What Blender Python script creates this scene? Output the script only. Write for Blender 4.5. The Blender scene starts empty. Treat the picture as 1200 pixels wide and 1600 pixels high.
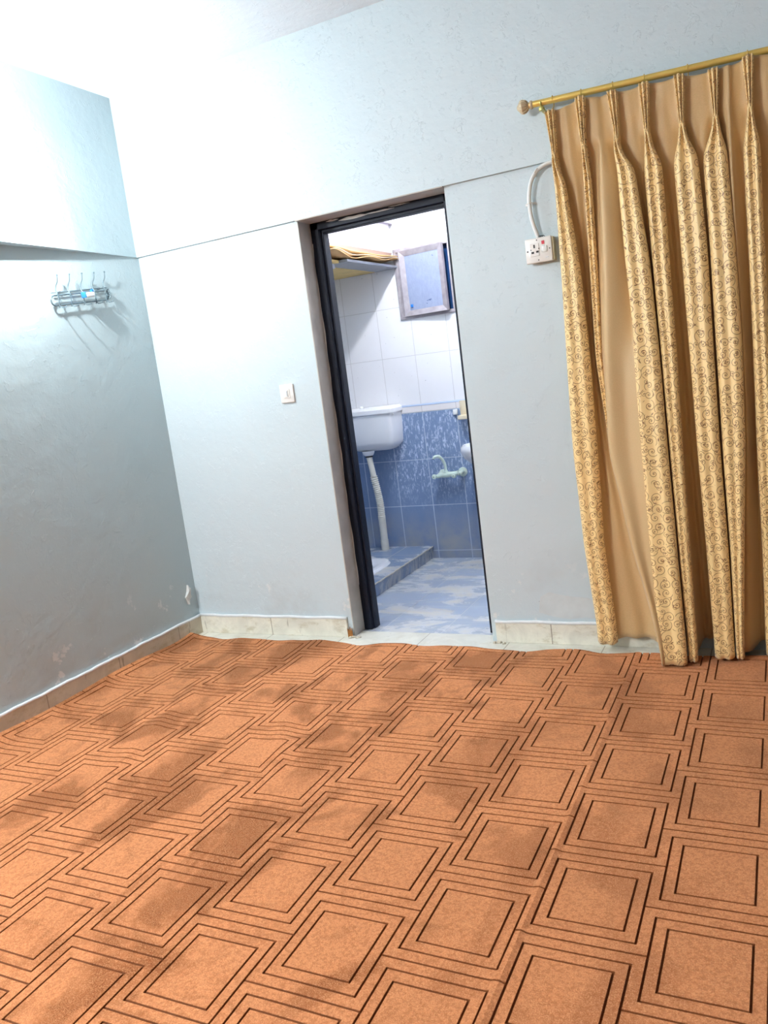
import bpy, bmesh, math, random
import numpy as np
from mathutils import Vector, Matrix
random.seed(4); RNG = np.random.RandomState(7)
S = bpy.context.scene; COL = S.collection; PI = math.pi

# ------------------------------------------------------------------ camera, world, light, exposure
cd = bpy.data.cameras.new('camera'); cam = bpy.data.objects.new('camera', cd); COL.objects.link(cam)
cam.location = (3.0702, -3.5531, 1.34); cam.rotation_euler = (1.3997, 0.1267, 0.4475)
cd.sensor_fit = 'VERTICAL'; cd.sensor_height = 36; cd.sensor_width = 27; cd.lens = 1272.0 / 1600 * 36
cd.clip_start = .02; S.camera = cam
wd = bpy.data.worlds.new('world'); S.world = wd; wd.use_nodes = True
wd.node_tree.nodes['Background'].inputs[0].default_value = (.02, .035, .07, 1)
wd.node_tree.nodes['Background'].inputs[1].default_value = 1.0
S.view_settings.view_transform = 'Standard'; S.view_settings.look = 'None'
S.view_settings.gamma = 1; S.view_settings.use_curve_mapping = False
S.view_settings.exposure = 0.40
BULB_E = 3250      # bare bulb on the left wall, emission strength
FILL_E = 900       # added fill light, an unseen tube further back on the left wall
BATH_E = 1180       # bulb under the bathroom ceiling
BULB_C = (.93, .98, 1.0); FILL_C = (.96, .985, 1.0); BATH_C = (.93, .94, 1.0)

# ------------------------------------------------------------------ node helper
class NT:
    def __init__(s, name):
        s.m = bpy.data.materials.new(name); s.m.use_nodes = True; s.t = s.m.node_tree
        s.b = s.t.nodes['Principled BSDF']
    def new(s, ty, **k):
        n = s.t.nodes.new(ty)
        for a, v in k.items(): setattr(n, a, v)
        return n
    def put(s, sock, v):
        if v is None: return
        if hasattr(v, 'is_output') or isinstance(v, bpy.types.NodeSocket): s.t.links.new(v, sock)
        else:
            if isinstance(v, (tuple, list)) and len(v) == 3 and sock.type == 'RGBA': v = (*v, 1)
            sock.default_value = v
    def mth(s, op, a, b=None, c=None, clamp=False):
        n = s.new('ShaderNodeMath', operation=op, use_clamp=clamp)
        for i, v in enumerate((a, b, c)): s.put(n.inputs[i], v)
        return n.outputs[0]
    def vec(s, op, a, b=None, sc=None):
        n = s.new('ShaderNodeVectorMath', operation=op); s.put(n.inputs[0], a); s.put(n.inputs[1], b)
        if sc is not None: s.put(n.inputs['Scale'], sc)
        return n.outputs['Value'] if op in ('LENGTH', 'DISTANCE', 'DOT_PRODUCT') else n.outputs[0]
    def sep(s, v):
        n = s.new('ShaderNodeSeparateXYZ'); s.put(n.inputs[0], v); return n.outputs
    def comb(s, x=0, y=0, z=0):
        n = s.new('ShaderNodeCombineXYZ')
        for i, v in enumerate((x, y, z)): s.put(n.inputs[i], v)
        return n.outputs[0]
    def pos(s): return s.new('ShaderNodeNewGeometry').outputs['Position']
    def obj(s): return s.new('ShaderNodeTexCoord').outputs['Object']
    def uv(s): return s.new('ShaderNodeTexCoord').outputs['UV']
    def noise(s, v, scale, detail=3, rough=.5, dist=0):
        n = s.new('ShaderNodeTexNoise'); s.put(n.inputs['Vector'], v); n.inputs['Scale'].default_value = scale
        n.inputs['Detail'].default_value = detail; n.inputs['Roughness'].default_value = rough
        n.inputs['Distortion'].default_value = dist; return n.outputs[0]
    def vor(s, v, scale, feat='F1', rnd=1, dim='3D'):
        n = s.new('ShaderNodeTexVoronoi', feature=feat, voronoi_dimensions=dim); s.put(n.inputs['Vector'], v)
        n.inputs['Scale'].default_value = scale; n.inputs['Randomness'].default_value = rnd; return n.outputs
    def ss(s, v, a, b, lo=0, hi=1):
        n = s.new('ShaderNodeMapRange', interpolation_type='SMOOTHSTEP'); s.put(n.inputs[0], v)
        for i, x in enumerate((a, b, lo, hi)): s.put(n.inputs[i + 1], x)
        return n.outputs[0]
    def mix(s, f, a, b, blend='MIX'):
        n = s.new('ShaderNodeMix', data_type='RGBA', blend_type=blend); s.put(n.inputs[0], f)
        s.put(n.inputs[6], a); s.put(n.inputs[7], b); return n.outputs[2]
    def bump(s, h, strength=.3, dist=.01, normal=None):
        n = s.new('ShaderNodeBump'); n.inputs['Strength'].default_value = strength
        n.inputs['Distance'].default_value = dist; s.put(n.inputs['Height'], h)
        if normal is not None: s.put(n.inputs['Normal'], normal)
        return n.outputs[0]
    def out(s, color=None, rough=None, normal=None, metal=None, **k):
        s.put(s.b.inputs['Base Color'], color); s.put(s.b.inputs['Roughness'], rough)
        s.put(s.b.inputs['Normal'], normal); s.put(s.b.inputs['Metallic'], metal)
        for a, v in k.items(): s.put(s.b.inputs[a.replace('_', ' ')], v)
        return s.m

def plain(name, c, rough=.5, metal=0, var=.04, scale=40, bump=0, **k):
    n = NT(name); p = n.obj(); v = n.noise(p, scale, 3)
    d = tuple(x * (1 - 2 * var) for x in c)
    col = n.mix(v, d, tuple(min(1, x * (1 + var)) for x in c))
    return n.out(col, rough, n.bump(v, bump, .002) if bump else None, metal, **k)

def wall_paint(name, base, tint, patchz=.0):
    n = NT(name); p = n.pos(); x, y, z = n.sep(p)
    big = n.noise(p, 1.3, 3, .6); col = n.mix(big, base, tint)
    # repaired and worn plaster patches, mostly low on the wall
    low = n.ss(z, .5, .12)
    pn = n.noise(p, 6.5, 5, .65)
    patch = n.mth('MULTIPLY', n.ss(pn, .6, .64), low)
    col = n.mix(n.mth('MULTIPLY', patch, .7), col, (.80, .82, .82))
    spk = n.mth('MULTIPLY', n.ss(n.noise(p, 38, 4, .7), .69, .73), low)
    col = n.mix(n.mth('MULTIPLY', spk, .8), col, (.17, .15, .12))
    damp = n.mth('MULTIPLY', n.ss(n.noise(p, 3.1, 4, .6), .48, .7), n.ss(z, .6, .1))
    col = n.mix(n.mth('MULTIPLY', damp, .22), col, (.36, .31, .27))
    # brushed on lumps, flakes, trowel ridges
    h1 = n.noise(p, 9, 4, .55); h2 = n.ss(n.noise(p, 42, 3, .6), .58, .7)
    fl = n.ss(n.noise(n.vec('ADD', p, n.vec('SCALE', n.comb(h1, h1, h1), sc=.25)), 15, 5, .6), .6, .635)
    h3 = n.noise(p, 170, 2, .5)
    h = n.mth('ADD', n.mth('MULTIPLY', h1, 1.0), n.mth('MULTIPLY', h2, .09))
    h = n.mth('ADD', h, n.mth('MULTIPLY', fl, .16)); h = n.mth('ADD', h, n.mth('MULTIPLY', h3, .03))
    h = n.mth('ADD', h, n.mth('MULTIPLY', patch, -.10))
    return n.out(col, n.ss(big, .2, .8, .38, .55), n.bump(h, .50, .011))

def tiles(name, axes, org, size, c1, c2, grout, gw=.004, kind='blue'):
    n = NT(name); q = n.sep(n.pos()); u = q[axes[0]]; v = q[axes[1]]
    uu = n.mth('DIVIDE', n.mth('SUBTRACT', u, org[0]), size[0]); vv = n.mth('DIVIDE', n.mth('SUBTRACT', v, org[1]), size[1])
    du = n.mth('MULTIPLY', n.mth('ABSOLUTE', n.mth('SUBTRACT', uu, n.mth('ROUND', uu))), size[0])
    dv = n.mth('MULTIPLY', n.mth('ABSOLUTE', n.mth('SUBTRACT', vv, n.mth('ROUND', vv))), size[1])
    d = n.mth('MINIMUM', du, dv); g = n.ss(d, gw, gw * .5)
    wn = n.new('ShaderNodeTexWhiteNoise'); n.put(wn.inputs[0], n.comb(n.mth('FLOOR', uu), n.mth('FLOOR', vv), 0))
    p = n.pos(); nz = n.noise(p, 11, 5, .6)
    col = n.mix(n.mth('ADD', n.mth('MULTIPLY', nz, .7), n.mth('MULTIPLY', wn.outputs[0], .3)), c1, c2)
    rough = .28
    if kind == 'blue':        # dried lime splashes running down the tiles
        st = n.noise(n.vec('MULTIPLY', p, (95, 95, 30)), 1, 4, .65, .6)
        msk = n.ss(q[2], .30, .62); right = n.ss(q[0], .50, .62)
        s_ = n.mth('MULTIPLY', n.mth('MULTIPLY', n.ss(st, .50, .66), msk), n.mth('ADD', n.mth('MULTIPLY', right, .85), .12))
        col = n.mix(n.mth('MULTIPLY', s_, .75), col, (.72, .79, .92))
        mud = n.mth('MULTIPLY', n.ss(q[2], .42, .10), n.ss(n.noise(p, 5, 4, .6), .25, .7))
        col = n.mix(n.mth('MULTIPLY', mud, .6), col, (.50, .45, .36)); rough = .35
    if kind == 'floor':
        mud = n.ss(n.noise(n.vec('MULTIPLY', p, (1, 2, 1)), 2.7, 6, .68, .5), .42, .66)
        col = n.mix(n.mth('MULTIPLY', mud, .55), col, (.78, .69, .50)); rough = n.ss(mud, 0, 1, .18, .5)
    if kind == 'white':
        sp = n.ss(n.noise(p, 60, 2, .5), .73, .77); col = n.mix(n.mth('MULTIPLY', sp, .7), col, (.3, .28, .3))
    col = n.mix(n.mth('MULTIPLY', g, .85), col, grout)
    return n.out(col, rough, n.bump(n.mth('ADD', n.mth('MULTIPLY', g, -1), n.mth('MULTIPLY', nz, .1)), .35, .002))

def marble(name, axis, joint, off, c=(.74, .72, .62), dirt=.5):
    n = NT(name); p = n.pos(); q = n.sep(p)
    v = n.noise(p, 5, 6, .65, 1.2); col = n.mix(n.ss(v, .3, .7), c, tuple(x * .80 for x in c))
    uu = n.mth('DIVIDE', n.mth('SUBTRACT', q[axis], off), joint)
    d = n.mth('MULTIPLY', n.mth('ABSOLUTE', n.mth('SUBTRACT', uu, n.mth('ROUND', uu))), joint)
    g = n.ss(d, .003, .0015)
    dr = n.mth('MULTIPLY', n.ss(n.noise(n.vec('MULTIPLY', p, (1, 1, 2)), 9, 6, .7), .50, .68), dirt)
    col = n.mix(dr, col, (.42, .35, .20))
    st = n.mth('MULTIPLY', n.ss(n.noise(n.vec('MULTIPLY', p, (30, 30, 4)), 1, 3, .6), .66, .72), dirt)
    col = n.mix(st, col, (.18, .15, .09))
    col = n.mix(n.mth('MULTIPLY', g, .8), col, (.22, .18, .12))
    return n.out(col, .3, n.bump(g, -.2, .002) if False else None)

def carpet_mat():
    n = NT('carpet_pile'); p = n.pos(); q = n.sep(p)
    fib = n.noise(p, 330, 3, .7); fib2 = n.noise(p, 110, 4, .7)
    # brushed pile: broad patches lying the other way
    blot = n.noise(n.vec('MULTIPLY', p, (1.6, 1.0, 1)), 2.2, 4, .58, .5)
    blot2 = n.noise(n.vec('MULTIPLY', p, (1, 1.5, 1)), 7.5, 5, .65, .8)
    west = n.ss(q[0], 3.4, 1.2, .3, 1)
    t = n.mth('MULTIPLY', n.mth('ADD', n.ss(blot, .48, .62), n.mth('MULTIPLY', n.ss(blot2, .50, .72), .65)), west, clamp=True)
    col = n.mix(t, (.58, .215, .084), (.21, .057, .012))
    col = n.mix(n.ss(fib, .40, .72, 0, .6), col, (.86, .43, .21))
    col = n.mix(n.ss(fib2, .56, .38, 0, .5), col, (.33, .10, .03))
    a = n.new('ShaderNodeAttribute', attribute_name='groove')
    col = n.mix(n.ss(a.outputs['Fac'], .0, .32, 0, .88), col, (.17, .045, .012))  # darker backing in the grooves, plus shade painted onto their walls
    h = n.mth('ADD', fib, n.mth('MULTIPLY', fib2, .6))
    n.b.inputs['Sheen Weight'].default_value = .25; n.b.inputs['Sheen Roughness'].default_value = .4
    n.put(n.b.inputs['Sheen Tint'], (1, .72, .5))
    return n.out(col, .95, n.bump(h, .7, .004), None, Specular_IOR_Level=.1)

def scroll_mat():
    n = NT('printed_curtain_fabric'); uv = n.uv()
    base = n.noise(n.uv(), 900, 2); c0 = n.mix(base, (.90, .65, .27), (.97, .75, .38))
    wob = n.noise(uv, 22, 2, .5)
    lines = None
    def curl(scale, rnd, R0, pitch, off, w):
        v = n.new('ShaderNodeTexVoronoi', feature='F1', voronoi_dimensions='2D')
        p = n.vec('ADD', uv, (off, off * .7, 0)); n.put(v.inputs['Vector'], p)
        v.inputs['Scale'].default_value = scale; v.inputs['Randomness'].default_value = rnd
        loc = n.vec('SUBTRACT', p, v.outputs['Position']); q = n.sep(loc)
        rc = n.new('ShaderNodeSeparateColor'); n.put(rc.inputs[0], v.outputs['Color'])
        hand = n.mth('SUBTRACT', n.mth('MULTIPLY', n.mth('GREATER_THAN', rc.outputs[0], .5), 2), 1)
        r = n.vec('LENGTH', n.comb(q[0], q[1], 0))
        th = n.mth('DIVIDE', n.mth('ARCTAN2', n.mth('MULTIPLY', q[1], hand), q[0]), 2 * PI)
        lr = n.mth('MULTIPLY', n.mth('LOGARITHM', n.mth('ADD', n.mth('DIVIDE', r, pitch), .55), math.e), 1.25)
        s_ = n.mth('ADD', n.mth('SUBTRACT', lr, th), rc.outputs[1])
        f = n.mth('ABSOLUTE', n.mth('SUBTRACT', s_, n.mth('ROUND', s_)))
        d = n.mth('MULTIPLY', f, n.mth('MULTIPLY', n.mth('ADD', r, pitch * .55), .8))       # metres to the stroke
        ln = n.ss(d, w, w * .45)
        ln = n.mth('MULTIPLY', ln, n.ss(r, R0, R0 * .985))
        dot = n.ss(r, .0024, .0014)
        return n.mth('MAXIMUM', ln, dot), v
    l1, v1 = curl(1 / .044, .5, .032, .0095, 0, .0015)
    l2, v2 = curl(1 / .043, .85, .0125, .0056, .513, .0013)
    # leaves
    v = n.new('ShaderNodeTexVoronoi', feature='F1', voronoi_dimensions='2D')
    p = n.vec('ADD', uv, (.31, .77, 0)); n.put(v.inputs['Vector'], p); v.inputs['Scale'].default_value = 1 / .062; v.inputs['Randomness'].default_value = .8
    loc = n.vec('SUBTRACT', p, v.outputs['Position']); q = n.sep(loc)
    rc = n.new('ShaderNodeSeparateColor'); n.put(rc.inputs[0], v.outputs['Color'])
    an = n.mth('MULTIPLY', rc.outputs[0], 2.2); ca = n.mth('COSINE', an); sa = n.mth('SINE', an)
    ex = n.mth('ADD', n.mth('MULTIPLY', q[0], ca), n.mth('MULTIPLY', q[1], sa)); ey = n.mth('SUBTRACT', n.mth('MULTIPLY', q[1], ca), n.mth('MULTIPLY', q[0], sa))
    leafd = n.mth('ADD', n.mth('DIVIDE', n.mth('ABSOLUTE', ex), .0085), n.mth('POWER', n.mth('DIVIDE', n.mth('ABSOLUTE', ey), .0030), 1.4))
    leaf = n.ss(leafd, 1.0, .8)
    lines = n.mth('MAXIMUM', n.mth('MAXIMUM', l1, l2), leaf)
    col = n.mix(n.mth('MULTIPLY', lines, .9), c0, (.20, .062, .008))
    w = n.new('ShaderNodeTexWave'); n.put(w.inputs['Vector'], uv); w.inputs['Scale'].default_value = 300
    return n.out(col, .42, n.bump(n.mth('ADD', base, n.mth('MULTIPLY', lines, .8)), .15, .001), None, Sheen_Weight=.3, Specular_IOR_Level=.6)

def plain_fabric():
    n = NT('plain_curtain_fabric'); uv = n.uv()
    a = n.noise(n.vec('MULTIPLY', uv, (1, .35, 1)), 900, 3, .7); b = n.noise(uv, 260, 3, .6)
    col = n.mix(a, (.44, .29, .115), (.74, .52, .265)); col = n.mix(n.ss(b, .45, .7, 0, .35), col, (.72, .50, .26))
    return n.out(col, .5, n.bump(a, .3, .001), None, Sheen_Weight=.3)

def emit(name, c, s):
    n = NT(name); n.put(n.b.inputs['Emission Color'], c); n.b.inputs['Emission Strength'].default_value = s
    return n.out(c, .4)

M = dict(
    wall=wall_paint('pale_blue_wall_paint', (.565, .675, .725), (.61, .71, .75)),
    wall_l=wall_paint('shade_toned_wall_paint', (.43, .54, .575), (.47, .565, .59)),  # same paint as the back wall, darkened in colour to stand in for shade
    far=wall_paint('low_bounce_wall_paint', (.075, .07, .065), (.10, .09, .085)),  # unseen walls given a made-up dark tone to cut bounced light
    ceil=wall_paint('ceiling_paint', (.74, .80, .86), (.80, .85, .90)),
    reveal=plain('door_reveal_plaster', (.52, .49, .44), .7, 0, .18, 9, .5),
    white_t=tiles('white_wall_tiles', (0, 2), (.085, 1.09), (.25, .33), (.80, .79, .80), (.84, .83, .85), (.60, .58, .58), .0028, 'white'),
    blue_t=tiles('blue_wall_tiles', (0, 2), (.09, .055), (.25, .3265), (.17, .25, .42), (.22, .30, .47), (.60, .66, .74), .0035, 'blue'),
    bside_w=tiles('greyed_side_tiles', (1, 2), (.12, 1.09), (.25, .33), (.50, .49, .50), (.54, .53, .55), (.60, .58, .58), .0028, 'white'),  # unseen side tiles greyed to weaken the bathroom's bounced light
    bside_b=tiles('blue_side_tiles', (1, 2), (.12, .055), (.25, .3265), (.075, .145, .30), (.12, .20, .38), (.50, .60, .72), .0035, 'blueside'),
    floor_t=tiles('blue_floor_tiles', (0, 1), (1.107, .01), (.35, .26), (.36, .42, .53), (.44, .50, .60), (.66, .68, .70), .0035, 'floor'),
    plat_t=tiles('platform_tiles', (0, 1), (.60, 1.36), (.30, .30), (.17, .24, .38), (.26, .33, .46), (.52, .55, .58), .004, 'floor'),
    band_t=tiles('border_tiles', (0, 2), (.09, .5), (.25, 3), (.76, .72, .72), (.82, .78, .76), (.55, .5, .5), .003, 'plain'),
    marble=marble('marble_floor', 0, .45, 1.40, (.78, .77, .68), .30),
    skirt_b=marble('marble_skirting_back', 0, .52, .50, (.90, .88, .76), .5),
    skirt_l=marble('marble_skirting_left', 1, .46, -.21, (.66, .60, .48), .6),
    bead=plain('white_bead_paint', (.78, .82, .84), .45, 0, .06, 30, .3),
    frame=plain('dark_door_frame_paint', (.006, .010, .022), .5, 0, .2, 14, .2, Specular_IOR_Level=.25),
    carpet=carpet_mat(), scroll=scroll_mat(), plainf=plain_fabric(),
    sheet=plain('pale_blue_plastic_sheet', (.56, .66, .86), .35),
    gold=plain('gold_rod', (.80, .58, .16), .33, .55, .05, 30),
    cream=plain('cream_finial', (.66, .54, .36), .4, .2, .12, 60, .3),
    olive=plain('rod_bracket_brass', (.62, .58, .20), .4, .4),
    ivory=plain('white_plastic', (.86, .85, .82), .3), cable=plain('white_conduit', (.82, .85, .84), .4),
    back_box=plain('cream_back_box', (.70, .60, .38), .5), dark=plain('black_slot', (.01, .01, .012), .6), red=plain('red_rocker', (.62, .03, .06), .35),
    chrome=plain('worn_chrome_wire', (.13, .19, .22), .35, .3, .15, 90), hookd=plain('grey_screw', (.2, .2, .2), .4, .7),
    blue_p=plain('blue_plastic', (.03, .20, .62), .35), white_p=plain('white_wrap', (.85, .88, .9), .4),
    porc=plain('white_porcelain', (.82, .83, .86), .15, 0, .02, 8), cist=plain('cistern_plastic', (.84, .84, .86), .3, 0, .03, 6),
    hose=plain('cream_hose_plastic', (.76, .73, .64), .42, 0, .08, 20), tap=plain('pale_green_tap_plastic', (.68, .80, .70), .35, 0, .10, 40),
    tank=plain('white_tank_plastic', (.50, .46, .52), .35, 0, .03, 5), tanklid=plain('blue_tank_lid', (.30, .45, .75), .35), board=plain('yellow_board', (.74, .55, .22), .7, 0, .15, 12, .3),
    card=plain('brown_cardboard', (.70, .42, .18), .8, 0, .15, 12, .3), card2=plain('pale_paper_sheet', (.82, .76, .62), .7, 0, .08, 10),
    steel=plain('grey_steel', (.36, .38, .42), .4, .6, .1, 20), brownb=plain('brown_stain', (.15, .08, .05), .7, 0, .3, 20),
    alu=plain('aged_window_frame', (.40, .36, .38), .5, .2, .22, 25, .4), soap=plain('cream_soap_tray', (.76, .66, .48), .4),
    rust=plain('rusty_stain', (.38, .15, .03), .8, 0, .4, 60, .4), lint=plain('torn_plaster', (.66, .68, .66), .8, 0, .1, 30, .4),
    patch=plain('bare_filler_patch', (.66, .73, .75), .8, 0, .1, 14, .8),
    housing=plain('lamp_housing', (.8, .8, .8), .4),
    bulb=emit('bulb_glow', BULB_C, BULB_E), tube=emit('fill_tube_glow', FILL_C, FILL_E), bbulb=emit('bath_bulb_glow', BATH_C, BATH_E),
)
def frosted():
    n = NT('dusty_frosted_glass'); p = n.pos(); v = n.noise(n.vec('MULTIPLY', p, (1, 1, .4)), 60, 4, .7)
    col = n.mix(v, (.20, .24, .36), (.34, .38, .50)); sp = n.ss(n.noise(p, 28, 3), .68, .72)
    col = n.mix(n.mth('MULTIPLY', sp, .8), col, (.03, .06, .16))
    return n.out(col, .35, n.bump(v, .3, .002))
M['frost'] = frosted()
M['night'] = plain('dark_blue_glass', (.02, .06, .17), .12)

# ------------------------------------------------------------------ mesh helpers
def mk(name, verts, faces, mat, parent=None, smooth=False):
    me = bpy.data.meshes.new(name); me.from_pydata([tuple(v) for v in verts], [], faces)
    me.materials.append(M[mat]); me.update()
    if smooth: me.polygons.foreach_set('use_smooth', [True] * len(me.polygons))
    o = bpy.data.objects.new(name, me); COL.objects.link(o); o.parent = parent
    return o
class MB:
    def __init__(s): s.b = bmesh.new()
    def box(s, x0, x1, y0, y1, z0, z1, mat=None, bev=0, seg=2):
        r = bmesh.ops.create_cube(s.b, size=1); vs = r['verts']
        for v in vs:
            v.co = Vector(((x0 + x1) / 2 + v.co.x * (x1 - x0), (y0 + y1) / 2 + v.co.y * (y1 - y0), (z0 + z1) / 2 + v.co.z * (z1 - z0)))
            if mat is not None: v.co = mat @ v.co
        if bev:
            es = list({e for v in vs for e in v.link_edges})
            bmesh.ops.bevel(s.b, geom=es, offset=bev, segments=seg, affect='EDGES', profile=.5)
        return s
    def prism(s, bottom, top):      # two rings of equal length
        a = [s.b.verts.new(p) for p in bottom]; b = [s.b.verts.new(p) for p in top]; n = len(a)
        s.b.faces.new(a[::-1]); s.b.faces.new(b)
        for i in range(n): s.b.faces.new((a[i], a[(i + 1) % n], b[(i + 1) % n], b[i]))
        return s
    def tube(s, pts, r, n=10, closed=False, cap=True):
        pts = [Vector(p) for p in pts]; m = len(pts); rs = r if isinstance(r, (list, tuple)) else [r] * m
        rings = []; prev = None
        for i, p in enumerate(pts):
            a = pts[(i - 1) % m] if (closed or i > 0) else p; c = pts[(i + 1) % m] if (closed or i < m - 1) else p
            t = (c - a).normalized()
            if prev is None:
                u = t.orthogonal().normalized()
            else:
                u = (prev - t * prev.dot(t)).normalized()
            prev = u; w = t.cross(u)
            rings.append([s.b.verts.new(p + (u * math.cos(2 * PI * k / n) + w * math.sin(2 * PI * k / n)) * rs[i]) for k in range(n)])
        for i in range(m if closed else m - 1):
            A = rings[i]; B = rings[(i + 1) % m]
            for k in range(n): s.b.faces.new((A[k], A[(k + 1) % n], B[(k + 1) % n], B[k]))
        if cap and not closed: s.b.faces.new(rings[0][::-1]); s.b.faces.new(rings[-1])
        return s
    def lathe(s, prof, n=24, T=None):   # prof: (r, z) around local z
        rings = []
        for r, z in prof:
            rings.append([s.b.verts.new((T or Matrix()) @ Vector((r * math.cos(2 * PI * k / n), r * math.sin(2 * PI * k / n), z))) for k in range(n)])
        for A, B in zip(rings, rings[1:]):
            for k in range(n): s.b.faces.new((A[k], A[(k + 1) % n], B[(k + 1) % n], B[k]))
        s.b.faces.new(rings[0][::-1]); s.b.faces.new(rings[-1]); return s
    def build(s, name, mat, parent=None, smooth=False, angle=None, loc=None):
        bmesh.ops.recalc_face_normals(s.b, faces=s.b.faces)
        me = bpy.data.meshes.new(name); s.b.to_mesh(me); s.b.free()
        me.materials.append(M[mat])
        if smooth: me.polygons.foreach_set('use_smooth', [True] * len(me.polygons))
        if smooth and angle: me.set_sharp_from_angle(angle=math.radians(angle))
        o = bpy.data.objects.new(name, me); COL.objects.link(o); o.parent = parent
        if parent is not None and parent.type == 'EMPTY' and loc is None: o.location = -parent.location   # geometry is written in room coordinates
        elif parent is not None and parent.type != 'EMPTY': pass
        if loc is not None: o.location = loc
        return o
def struct(o): o['kind'] = 'structure'; return o
def tag(o, label, cat, group=None):
    o['label'] = label; o['category'] = cat
    if group: o['group'] = group
    return o
def thing(name, loc, label, cat, group=None):
    o = bpy.data.objects.new(name, None); COL.objects.link(o); o.location = loc; o.empty_display_size = .05
    return tag(o, label, cat, group)
def spath(P, k=8):           # Catmull-Rom through points
    P = [Vector(p) for p in P]; Q = [P[0] * 2 - P[1]] + P + [P[-1] * 2 - P[-2]]; out = []
    for i in range(1, len(Q) - 2):
        for j in range(k):
            t = j / k; a, b, c, d = Q[i - 1], Q[i], Q[i + 1], Q[i + 2]
            out.append(.5 * ((2 * b) + (c - a) * t + (2 * a - 5 * b + 4 * c - d) * t * t + (3 * b - a - 3 * c + d) * t ** 3))
    return out + [P[-1]]

# ------------------------------------------------------------------ the room
XD0, XD1, HB, HC = 1.003, 1.766, 2.10, 2.90
XR, YF, WT, DB = 4.25, -4.7, .20, 1.62
struct(MB().box(-.2, XR + .2, YF - .2, .085, -.12, 0).build('floor', 'marble'))
struct(MB().box(-.2, XR + .2, YF - .2, DB + .2, HC, HC + .15).build('ceiling', 'ceil'))
w = MB(); w.box(-.2, XD0, 0, WT, 0, HB); w.box(XD1, XR + .2, 0, WT, 0, HB); w.box(-.2, XR + .2, -.019, WT, HB, HC)
struct(w.build('wall_back', 'wall'))
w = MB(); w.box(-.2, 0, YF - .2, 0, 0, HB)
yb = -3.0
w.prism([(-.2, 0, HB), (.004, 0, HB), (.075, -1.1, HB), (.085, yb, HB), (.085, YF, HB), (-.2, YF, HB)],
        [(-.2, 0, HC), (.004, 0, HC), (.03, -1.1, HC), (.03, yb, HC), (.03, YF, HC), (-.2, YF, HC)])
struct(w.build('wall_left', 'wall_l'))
struct(MB().box(XR, XR + .2, YF - .2, 0, 0, HC).build('wall_right', 'far'))
struct(MB().box(-.2, XR + .2, YF - .2, YF, 0, HC).build('wall_front', 'far'))

def skirting(name, mat, segs, along):
    sk = MB()
    for a0, a1 in segs:
        if along == 'x': sk.box(a0, a1, -.015, 0, 0, .102, bev=.002)
        else: sk.box(0, .015, a0, a1, 0, .102, bev=.002)
    o = struct(sk.build(name, mat))
    bd = MB()
    for a0, a1 in segs:
        N = max(4, int(abs(a1 - a0) / .05)); pts = []
        for i in range(N + 1):
            t = a0 + (a1 - a0) * i / N; z = .1035 + .0016 * math.sin(t * 23) + .001 * math.sin(t * 61)
            pts.append((t, -.010, z) if along == 'x' else (.010, t, z))
        bd.tube(pts, .0085, 8)
    bd.build('bead', 'bead', o, True)
    return o
skirting('baseboard_back', 'skirt_b', [(.015, .975), (1.79, 2.62)], 'x')
skirting('baseboard_left', 'skirt_l', [(YF, -.0)], 'y')

# door lining: plastered reveal, dark steel frame
w = MB(); w.box(XD0 - .0008, XD0 + .004, -.0015, .122, .0, HB); w.box(XD0, XD1, -.0195, .122, HB - .004, HB + .0008)
struct(w.build('trim_1', 'reveal'))
d1 = MB()
d1.box(XD0 + .004, XD0 + .048, .112, .158, 0, HB - .004, bev=.003); d1.box(XD0 + .02, XD0 + .060, .135, .19, 0, HB - .03, bev=.003)
d1.box(XD1 - .052, XD1, .112, .158, 0, HB - .004, bev=.003)
d1.box(XD0 + .004, XD1 - .004, .112, .158, HB - .040, HB - .004, bev=.003); d1.box(XD0 + .02, XD1 - .004, .135, .19, HB - .055, HB - .02, bev=.003)
dr = struct(d1.build('door_1', 'frame'))
pt = MB()      # white paint slopped over the head of the frame
for (a, b, z0, z1) in ((1.10, 1.17, 2.084, 2.094), (1.17, 1.33, 2.072, 2.090), (1.30, 1.47, 2.078, 2.086), (1.44, 1.55, 2.088, 2.093)):
    N = 14; zm = (z0 + z1) / 2; hh = (z1 - z0) / 2
    ring = [(a + (b - a) * i / N, .1105, zm + hh * (.15 + math.sin(PI * i / N)) * (.8 + .2 * math.sin(i * .9 + a * 9))) for i in range(N + 1)] + [(b - (b - a) * i / N, .1105, zm - hh * (.1 + math.sin(PI * i / N) * .6)) for i in range(N + 1)]
    pt.prism(ring, [(x, .1135, z) for x, y, z in ring])
pt.build('paint_smear', 'lint', dr)
pt = MB(); N = 40
ring = [(XD0 + .007 + .002 * math.sin(i * 1.3) + .002 * math.sin(i * .47), .1105, .25 + i * 1.75 / N) for i in range(N + 1)] + [(XD0 + .004, .1105, 2.0 - i * 1.75 / N) for i in range(N + 1)]
pt.prism(ring, [(x, .1135, z) for x, y, z in ring]); pt.build('paint_smear', 'lint', dr)

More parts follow.
